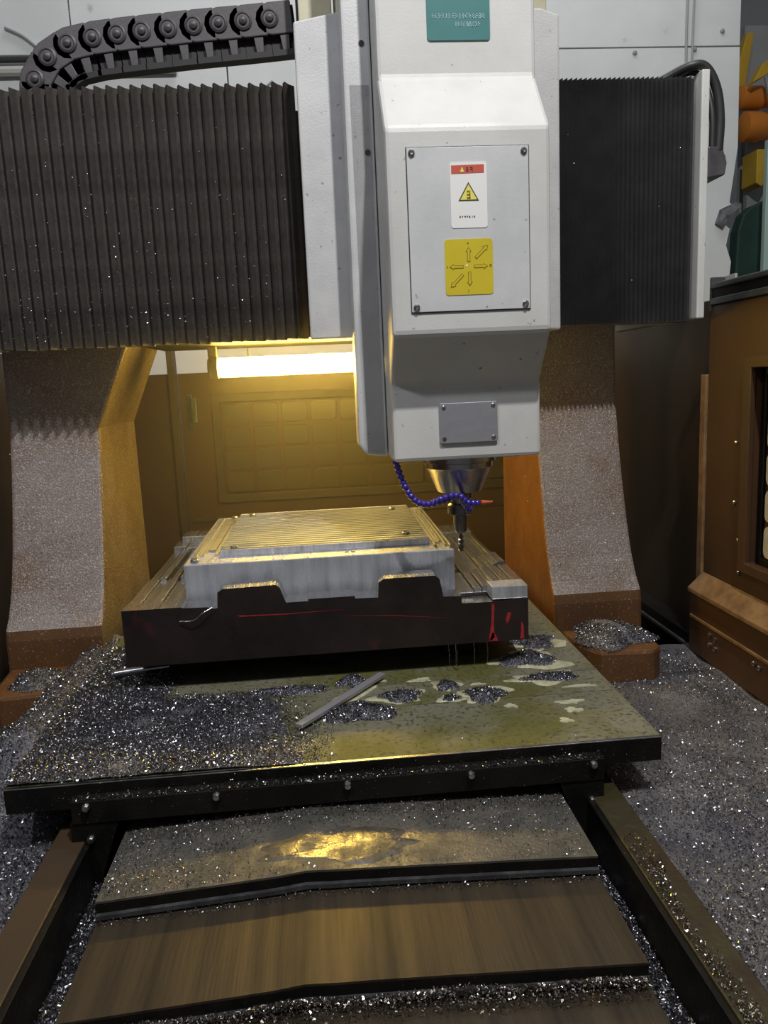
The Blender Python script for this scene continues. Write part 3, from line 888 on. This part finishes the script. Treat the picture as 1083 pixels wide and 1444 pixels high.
# ================================================================== GUARD RAIL ON THE DOOR
gr = thing('guard_rail', 'dark steel rail along the top of the right door', 'rail', (.88, 1.2, 1.60))
box('rail_bar', .874, .902, .30, 1.69, 1.602, 1.616, 'rail', gr, .002)
box('rail_bar', .878, .898, .30, 1.69, 1.616, 1.636, 'black', gr, .001)
box('rail_bar', .872, .904, .30, 1.69, 1.636, 1.648, 'rail', gr, .003)
box('end_bracket', .876, .912, 1.690, 1.698, 1.588, 1.662, 'chain', gr, .002)
box('bracket_flange', .908, .914, 1.650, 1.690, 1.596, 1.664, 'pipe', gr, .001)
gb = lathe('bracket_bolt', [(.0042, 0), (.0042, -.002), (.002, -.0035)], (.884, 1.690, 1.645), 'screw', gr, 10, 'y')
for x, z in ((.901, 1.645), (.884, 1.607), (.901, 1.607)):
    copy_to(gb, (x, gb.location.y, z - .0042), gr)

# ================================================================== WALL CABLES
for nm, pts, r, mt, lab, cat in (
    ('wall_wire', [(-1.15, 3.392, 2.90), (-1.08, 3.392, 2.865), (-1.0, 3.392, 2.80), (-.93, 3.392, 2.775), (-.86, 3.392, 2.765)], .006, 'wire', 'sagging grey wire on the wall left of the cable chain', 'wire'),
    ('wall_wire', [(-.72, 3.39, 2.60), (-.55, 3.39, 2.585), (-.40, 3.39, 2.577), (-.25, 3.39, 2.60), (-.12, 3.39, 2.69)], .004, 'wire', 'thin wire loop on the wall below the cable chain', 'wire'),
    ('wall_conduit', [(-1.9, 3.38, 2.735), (-1.2, 3.38, 2.735), (-.5, 3.38, 2.737)], .018, 'pipe', 'horizontal grey conduit on the wall behind the cable chain', 'pipe'),
    ('wall_cable', [(-1.9, 3.385, 2.780), (-1.2, 3.385, 2.780), (-.5, 3.385, 2.781)], .011, 'cable', 'black horizontal cable above the wall conduit', 'cable'),
    ('wall_cable', [(1.625, 3.39, 3.2), (1.62, 3.39, 2.8), (1.628, 3.39, 2.4), (1.615, 3.39, 2.1), (1.60, 3.39, 1.7), (1.60, 3.39, 1.5)], .005, 'wire', 'left one of two thin grey cables hanging on the white wall', 'cable'),
    ('wall_cable', [(1.655, 3.39, 3.2), (1.645, 3.39, 2.7), (1.637, 3.39, 2.3), (1.65, 3.39, 2.0), (1.675, 3.39, 1.85), (1.675, 3.39, 1.5)], .004, 'wire', 'right one of two thin grey cables hanging on the white wall', 'cable'),
):
    tag(tube(nm, pts, r, mt, None, 8), lab, cat)

# ================================================================== BEYOND THE TORN WALL
hz = thing('hoist_machine', 'orange and yellow hoist motor beyond the torn wall edge', 'hoist', (2.35, 4.2, 0))
lathe('motor_drum', [(.04, -.10), (.075, -.085), (.075, .0), (.068, .01), (.068, .12), (.055, .13), (.055, .4)], (2.415, 4.2, 2.715), 'orange', hz, 28, 'x')
lathe('motor_drum', [(.03, -.10), (.06, -.08), (.06, .03), (.05, .04), (.05, .4)], (2.415, 4.25, 2.875), 'orange', hz, 28, 'x')
prism('yellow_arm', [(2.32, 2.90), (2.38, 2.93), (2.50, 3.00), (2.60, 3.02), (2.60, 3.07), (2.48, 3.06), (2.37, 2.99)], 'y', 4.1, 4.16, 'yellow', hz, bevel=.005)
prism('yellow_frame', [(2.30, 2.95), (2.42, 2.97), (2.46, 3.24), (2.42, 3.24), (2.38, 3.1), (2.34, 3.2), (2.30, 3.2)], 'y', 4.35, 4.40, 'yellow', hz, bevel=.005)
prism('yellow_bracket', [(2.385, 2.42), (2.42, 2.40), (2.455, 2.47), (2.465, 2.59), (2.385, 2.59)], 'y', 4.15, 4.3, 'yellow', hz, bevel=.005)
tube('hoist_cable', [(2.40, 4.12, 2.93), (2.415, 4.10, 2.83), (2.44, 4.10, 2.80), (2.48, 4.10, 2.85)], .010, 'wire', hz, 8)
box('hoist_stand', 2.42, 2.56, 4.3, 4.34, 0, 2.70, 'grey', hz, .003)
box('hoist_stand', 2.44, 2.60, 4.41, 4.45, 0, 3.3, 'grey', hz, .003)
gs = prism('green_sheet', [(2.06, 1.1), (2.62, 1.1), (2.62, 2.32), (2.27, 2.272), (2.18, 2.238), (2.135, 2.20), (2.11, 2.12), (2.09, 1.6)], 'y', 3.82, 3.90, 'green', None, bevel=.01)
tag(gs, 'dark green draped sheet beyond the torn wall edge', 'sheet')
gsb = box('storage_bench', 2.0, 2.65, 3.70, 4.02, 0, 1.098, 'grey')
tag(gsb, 'grey bench under the dark green sheet', 'bench')
ps = box('shop_post', 2.155, 2.20, 3.66, 3.69, 0, 2.50, 'mint', None, .003)
tag(ps, 'pale green upright post at the right edge', 'post')
wbx = box('wall_beyond', 1.95, 3.4, 5.2, 5.25, 0, 2.9, 'wall')
tag(wbx, 'whitish wall behind the hoist', kind='structure')

# ================================================================== CHIPS, COOLANT AND LOOSE PIECES
hR = lambda x, y: .796 + .012 * fbm(x, y, 9, 1) + .006 * fbm(x, y, 30, 2) + .02 * np.clip((x - .72) / .2, 0, 1) * 0
def hL(x, y):
    return .790 + .012 * fbm(x, y, 9, 3) + .006 * fbm(x, y, 30, 4) + .122 * np.exp(-((x + .535) / .09) ** 2) * np.clip((y - 1.12) / .12, 0, 1)
g1 = grid(.433, .905, .30, 1.74, hR)
P1 = scatter(.434, .84, .62, 1.70, hR, 110000, lambda x, y: np.clip(.30 + .5 * fbm(x, y, 8, 5) + .6 * np.clip((y - 1.35) / .25, 0, 1) + .5 * np.clip((.95 - y) / .15, 0, 1), .05, 1))
f1 = flakes(P1, .0014, .0050)
stuff('metal_chips', [(g1[0], g1[1], 0), (f1[0], f1[1], 1)], ['chipbedwarm', 'chip'], 'spread of metal chips covering the bed right of the table', 'metal chips')
g1 = grid(-.945, -.433, .30, 1.80, hL)
P1 = scatter(-.90, -.434, .62, 1.78, hL, 130000)
f1 = flakes(P1, .0018, .0062)
stuff('metal_chips', [(g1[0], g1[1], 0), (f1[0], f1[1], 1)], ['chipbed', 'chip'], 'spread of metal chips covering the bed left of the table', 'metal chips')
for s, wd in ((-1, 'left'), (1, 'right')):
    hc = lambda x, y: .748 + .008 * fbm(x, y, 25, 6)
    x0, x1 = sorted((s * (.328 if s < 0 else .339), s * .375))
    g1 = grid(x0, x1, .36, 1.10, hc, .008)
    f1 = flakes(scatter(x0, x1, .5, 1.10, hc, 26000), .0018, .006)
    stuff('metal_chips', [(g1[0], g1[1], 0), (f1[0], f1[1], 1)], ['chipbed', 'chip'], 'strip of metal chips in the %s channel beside the way cover' % wd, 'metal chips')
# chips lying on the right rail
hq = lambda x, y: .8205 + 0 * x
f1 = flakes(scatter(.386, .430, .45, .97, hq, 11000, lambda x, y: np.clip((.412 - x) / .012 + .9 * fbm(x, y, 20, 8), 0, 1) * np.clip((.97 - y) / .1, 0, 1)), .0015, .005)
stuff('metal_chips', [(f1[0], f1[1], 0)], ['chipwarm'], 'loose metal chips on top of the right bed rail', 'metal chips')
# blanket of chips on the left half of the table
def tden(x, y):
    edge = np.clip((-.02 - x + .07 * fbm(x, y, 14, 9)) / .20, 0, 1)
    back = np.clip((-.30 - x) / .05, 0, 1)
    band = np.clip((1.40 - y) / .04, 0, 1)
    return np.clip(edge * np.maximum(band, back), 0, 1)
ht = lambda x, y: .9005 + .004 * np.clip(tden(x, y), 0, 1) * (1 + fbm(x, y, 40, 10)) * .8
g1 = grid(-.499, -.06, 1.094, 1.44, lambda x, y: .8985 + .0055 * np.clip(tden(x, y) * 2.2 - .7, 0, 1) + .0012 * fbm(x, y, 60, 12), .008)
f1 = flakes(scatter(-.50, .06, 1.092, 1.70, ht, 190000, tden), .0018, .0058)
stuff('metal_chips', [(g1[0], g1[1], 0), (f1[0], f1[1], 1)], ['chipbed', 'chip'], 'blanket of metal chips on the left half of the table', 'metal chips')
hz_ = lambda x, y: .9002 + 0 * x
f1 = flakes(scatter(-.1, .50, 1.093, 1.40, hz_, 2600, lambda x, y: np.clip(.25 + .5 * fbm(x, y, 18, 13) + .9 * np.clip((1.125 - y) / .03, 0, 1), .02, 1), .001), .0012, .0042)
stuff('metal_chips', [(f1[0], f1[1], 0)], ['chipwarm'], 'sparse loose chips on the olive right half of the table', 'metal chips')
# chips on the front edge lip, apron and on the first cover plate
f1 = flakes(scatter(-.398, .402, 1.064, 1.087, lambda x, y: .8843 + 0 * x, 5000, lambda x, y: np.clip((1.078 - y) / .01, .15, 1), .003), .0016, .0056)
f2 = flakes(np.stack([RNG.uniform(-.49, .50, 500), np.full(500, 1.0872), RNG.uniform(.862, .897, 500)], 1), .001, .003, .8, (0, -1, 0))
stuff('metal_chips', [(f1[0], f1[1], 0), (f2[0], f2[1], 0)], ['chip'], 'glittering chips along the dark front edge of the table', 'metal chips')
gv = np.vectorize(gable)
hw = lambda x, y: gv(x, .826) + .0005
f1 = flakes(scatter(-.324, .335, .917, 1.075, hw, 26000, lambda x, y: np.clip(.75 - 1.6 * np.exp(-((x - .02) / .15) ** 2 - ((y - .965) / .045) ** 2) - .9 * np.clip((x - .1) / .2, 0, .6) + .35 * fbm(x, y, 30, 14) + np.clip((y - 1.035) / .02, 0, 1), .03, 1), .002), .0012, .0042)
stuff('metal_chips', [(f1[0], f1[1], 0)], ['chip'], 'fine chips dusting the first way cover plate', 'metal chips')
for (y0, z0, lab) in ((.748, .774, 'ridge of metal chips along the edge of the second cover plate'),):
    hw2 = lambda x, y: gv(x, z0) + .003 + .010 * np.exp(-((y - (y0 - .008 + .004 * fbm(x, y, 30, 16))) / .010) ** 2) * (.8 + .4 * fbm(x, y, 60, 15))
    f1 = flakes(scatter(-.322, .334, y0 - .032, y0 + .001, hw2, 16000, lambda x, y: np.exp(-((y - y0 + .008) / .012) ** 2), .006), .0018, .0055)
    stuff('metal_chips', [(f1[0], f1[1], 0)], ['chipwarm'], lab, 'metal chips')
f1 = flakes(scatter(-.322, .334, .896, .908, lambda x, y: gv(x, .800) + .001, 1600, None, .003), .0012, .004)
stuff('metal_chips', [(f1[0], f1[1], 0)], ['chip'], 'thin line of chips under the first cover plate lip', 'metal chips')
# chips heaped on things
def heap(x, y, z, rx, ry, h_, n_, label, mats=('wetchips', 'chip'), rot=0.0, sd=0):
    N = 20
    rr = np.linspace(0, 1, 7)
    th = np.linspace(0, 2 * math.pi, N, endpoint=False)
    wob = 1 + .16 * np.sin(3 * th + sd) + .10 * np.sin(5 * th + 2 * sd)
    c_, s_ = math.cos(rot), math.sin(rot)
    V = []
    for r in rr:
        for k in range(N):
            u, v = rx * r * wob[k] * math.cos(th[k]), ry * r * wob[k] * math.sin(th[k])
            V.append((x + u * c_ - v * s_, y + u * s_ + v * c_, z + h_ * (1 - r ** 2) * (1 + .15 * math.sin(7 * u / rx + 5 * v / ry + sd))))
    Fq = [(i * N + k, i * N + (k + 1) % N, (i + 1) * N + (k + 1) % N, (i + 1) * N + k) for i in range(6) for k in range(N)]
    n_ = int(n_ * 1.7)
    r = np.sqrt(RNG.random(n_)) * 1.05
    t = RNG.uniform(0, 6.283, n_)
    wb_ = 1 + .16 * np.sin(3 * t + sd) + .10 * np.sin(5 * t + 2 * sd)
    u, v = rx * r * wb_ * np.cos(t), ry * r * wb_ * np.sin(t)
    P = np.stack([x + u * c_ - v * s_, y + u * s_ + v * c_, z + h_ * np.clip(1 - r ** 2, 0, 1) + RNG.random(n_) * .003 + .0008], 1)
    fv, ff = flakes(P, .0016, .0052)
    return stuff('chip_heap', [(np.array(V), np.array(Fq), 0), (fv, ff, 1)], list(mats), label, 'chip heap')
heap(-.632, 1.615, .868, .062, .055, .022, 3600, 'heap of chips on the foot of the left column', ('chipbed', 'chip'), sd=1)
heap(.628, 1.635, .868, .086, .082, .034, 7500, 'heap of chips on the foot of the right column', ('chipbed', 'chip'), sd=2)
heap(.035, 1.255, .9002, .062, .034, .016, 3000, 'largest chip heap on the table, right of the loose steel bar', ('chipbed', 'chip'), sd=3)
heap(.03, 1.395, .9002, .030, .022, .014, 1100, 'small chip heap beside the far end of the loose steel bar', sd=4)
heap(-.09, 1.375, .9002, .075, .016, .008, 1600, 'long low chip heap in front of the workpiece shadow', sd=5)
heap(.115, 1.312, .9002, .036, .024, .010, 1300, 'chip heap on pale foam in the middle of the table', sd=6)
heap(.265, 1.290, .9002, .034, .028, .012, 1500, 'chip heap between two pale foam wings on the table', sd=7)
heap(.203, 1.288, .9002, .016, .011, .005, 350, 'tiny chip heap inside an oval of foam', sd=8)
heap(.205, 1.345, .9002, .020, .022, .007, 500, 'small wet chip heap under the coolant drips', sd=9)
heap(.385, 1.450, .9002, .055, .040, .010, 2200, 'wide wet chip heap at the right corner of the workpiece', sd=10)
heap(.405, 1.350, .9002, .052, .018, .007, 1500, 'flat chip heap between the two table joints', sd=11)
heap(.425, 1.545, .9002, .045, .040, .008, 1300, 'chip heap behind the right corner of the workpiece', sd=12)
# coolant foam
def puddle(x, y, rx, ry, label, sd, rot=0.0, z=.9001, amp=.28):
    r_ = random.Random(sd)
    ph = [r_.uniform(0, 6.28) for _ in range(4)]
    N = 36
    c_, s_ = math.cos(rot), math.sin(rot)
    rx, ry = rx * .93, ry * .93
    rings = []
    for sc_, zz_ in ((1.0, z), (.985, z + .0008), (.93, z + .0014)):
        ring = []
        for k in range(N):
            t = 2 * math.pi * k / N
            w_ = sc_ * (1 + amp * math.sin(2 * t + ph[0]) * .6 + amp * math.sin(3 * t + ph[1]) * .7 + amp * .5 * math.sin(5 * t + ph[2]) + amp * .3 * math.sin(8 * t + ph[3]))
            u, v = rx * w_ * math.cos(t), ry * w_ * math.sin(t)
            ring.append((x + u * c_ - v * s_, y + u * s_ + v * c_, zz_))
        rings.append(ring)
    v, f = ring_mesh(rings)
    o = mesh('coolant_puddle', v, f, 'foam', None, smooth=True)
    return tag(o, label, 'puddle', 'coolant foam on the table')
puddle(.112, 1.313, .046, .031, 'pale foam ring around the heap in the middle of the table', 1)
puddle(.265, 1.298, .048, .034, 'butterfly shaped pale foam patch on the table', 2, amp=.36)
puddle(.203, 1.288, .027, .017, 'small oval foam patch left of the butterfly shaped one', 3, amp=.15)
puddle(.203, 1.350, .026, .026, 'foam splash under the coolant drips', 4)
puddle(.388, 1.447, .075, .046, 'large foam patch at the right corner of the workpiece', 5, amp=.4)
puddle(.385, 1.352, .070, .025, 'foam patch between the two table joints', 6, amp=.4)
puddle(.428, 1.535, .055, .040, 'foam patch behind the right corner of the workpiece', 7, amp=.4)
puddle(.405, 1.238, .022, .010, 'upper white foam blot near the right edge of the table', 8)
puddle(.400, 1.205, .015, .011, 'middle white foam blot near the right edge of the table', 9)
puddle(.375, 1.168, .012, .010, 'lower white foam blot near the right edge of the table', 10)
puddle(.300, 1.240, .011, .009, 'small foam blot below the butterfly shaped patch', 11)
puddle(.445, 1.302, .030, .006, 'thin foam streak along the front table joint', 12, amp=.2)
puddle(.08, 1.395, .016, .006, 'small foam dash beyond the steel bar', 13, amp=.2)
puddle(.16, 1.385, .020, .012, 'foam blot below the dark workpiece front', 14)
puddle(.012, 1.318, .020, .085, 'long foam streak along the loose steel bar', 15, rot=-.62, amp=.30)
puddle(.262, 1.345, .014, .006, 'tiny foam blot beyond the butterfly shaped patch', 16, amp=.2)
# wet film on the first cover plate
N = 48
r_ = random.Random(77)
ph = [r_.uniform(0, 6.28) for _ in range(5)]
rings = []
for sc_, dz in ((1.0, .0001), (.98, .0007), (.6, .0008), (.25, .0008)):
    ring = []
    for k in range(N):
        t = 2 * math.pi * k / N
        w_ = sc_ * (1 + .16 * math.sin(3 * t + ph[0]) + .12 * math.sin(5 * t + ph[1]) + .08 * math.sin(9 * t + ph[2]))
        x, y = -.005 + .105 * w_ * math.cos(t), .968 + .036 * w_ * math.sin(t)
        ring.append((x, y, gable(x, .826) + dz))
    rings.append(ring)
v, f = ring_mesh(rings)
o = mesh('coolant_puddle', v, f, 'wet', None, smooth=True)
tag(o, 'glossy wet coolant film on the first way cover plate', 'puddle')
# loose steel bar
a, b = np.array((-.068, 1.205)), np.array((.088, 1.405))
d = (b - a) / np.linalg.norm(b - a)
nn = np.array((-d[1], d[0])) * .0075
bar = prism('steel_bar', [tuple(a - nn), tuple(b - nn), tuple(b + nn), tuple(a + nn)], 'z', .9065, .9135, 'plate', None, bevel=.001)
tag(bar, 'loose flat steel bar lying diagonally on the table', 'steel bar')
# drips from the workpiece
for k, (x, y, z0, lab) in enumerate(((.222, 1.4195, .9035, 'leftmost thin coolant drip falling from the workpiece'), (.236, 1.4195, .9035, 'thickest coolant drip falling from the workpiece'), (.272, 1.4195, .9035, 'coolant drip right of the thickest one'), (.298, 1.4195, .9035, 'rightmost thin coolant drip falling from the workpiece'))):
    r = (.0007, .0013, .0008, .0007)[k]
    o = tube('coolant_drip', [(x, y, .9545), (x + .0005, y - .0005, .94), (x, y, .92), (x + .0003, y, z0)], r, 'water', None, 8)
    tag(o, lab, 'drip', 'coolant drips')

# ================================================================== COOLANT MIST round the lamp
ms = bpy.data.materials.new('coolant_mist')
ms.use_nodes = True
nt = ms.node_tree
nt.nodes.remove(nt.nodes['Principled BSDF'])
vs = nt.nodes.new('ShaderNodeVolumeScatter')
vs.inputs['Color'].default_value = (1, 1, 1, 1)
vs.inputs['Density'].default_value = .085
vs.inputs['Anisotropy'].default_value = .35
nt.links.new(vs.outputs[0], nt.nodes['Material Output'].inputs['Volume'])
MAT['mist'] = ms
mi = box('coolant_mist', -.90, .84, 1.50, 2.77, .93, 2.0, 'mist', None, 0)
tag(mi, 'thin haze of coolant mist round the glowing lamp', 'mist', kind='stuff')
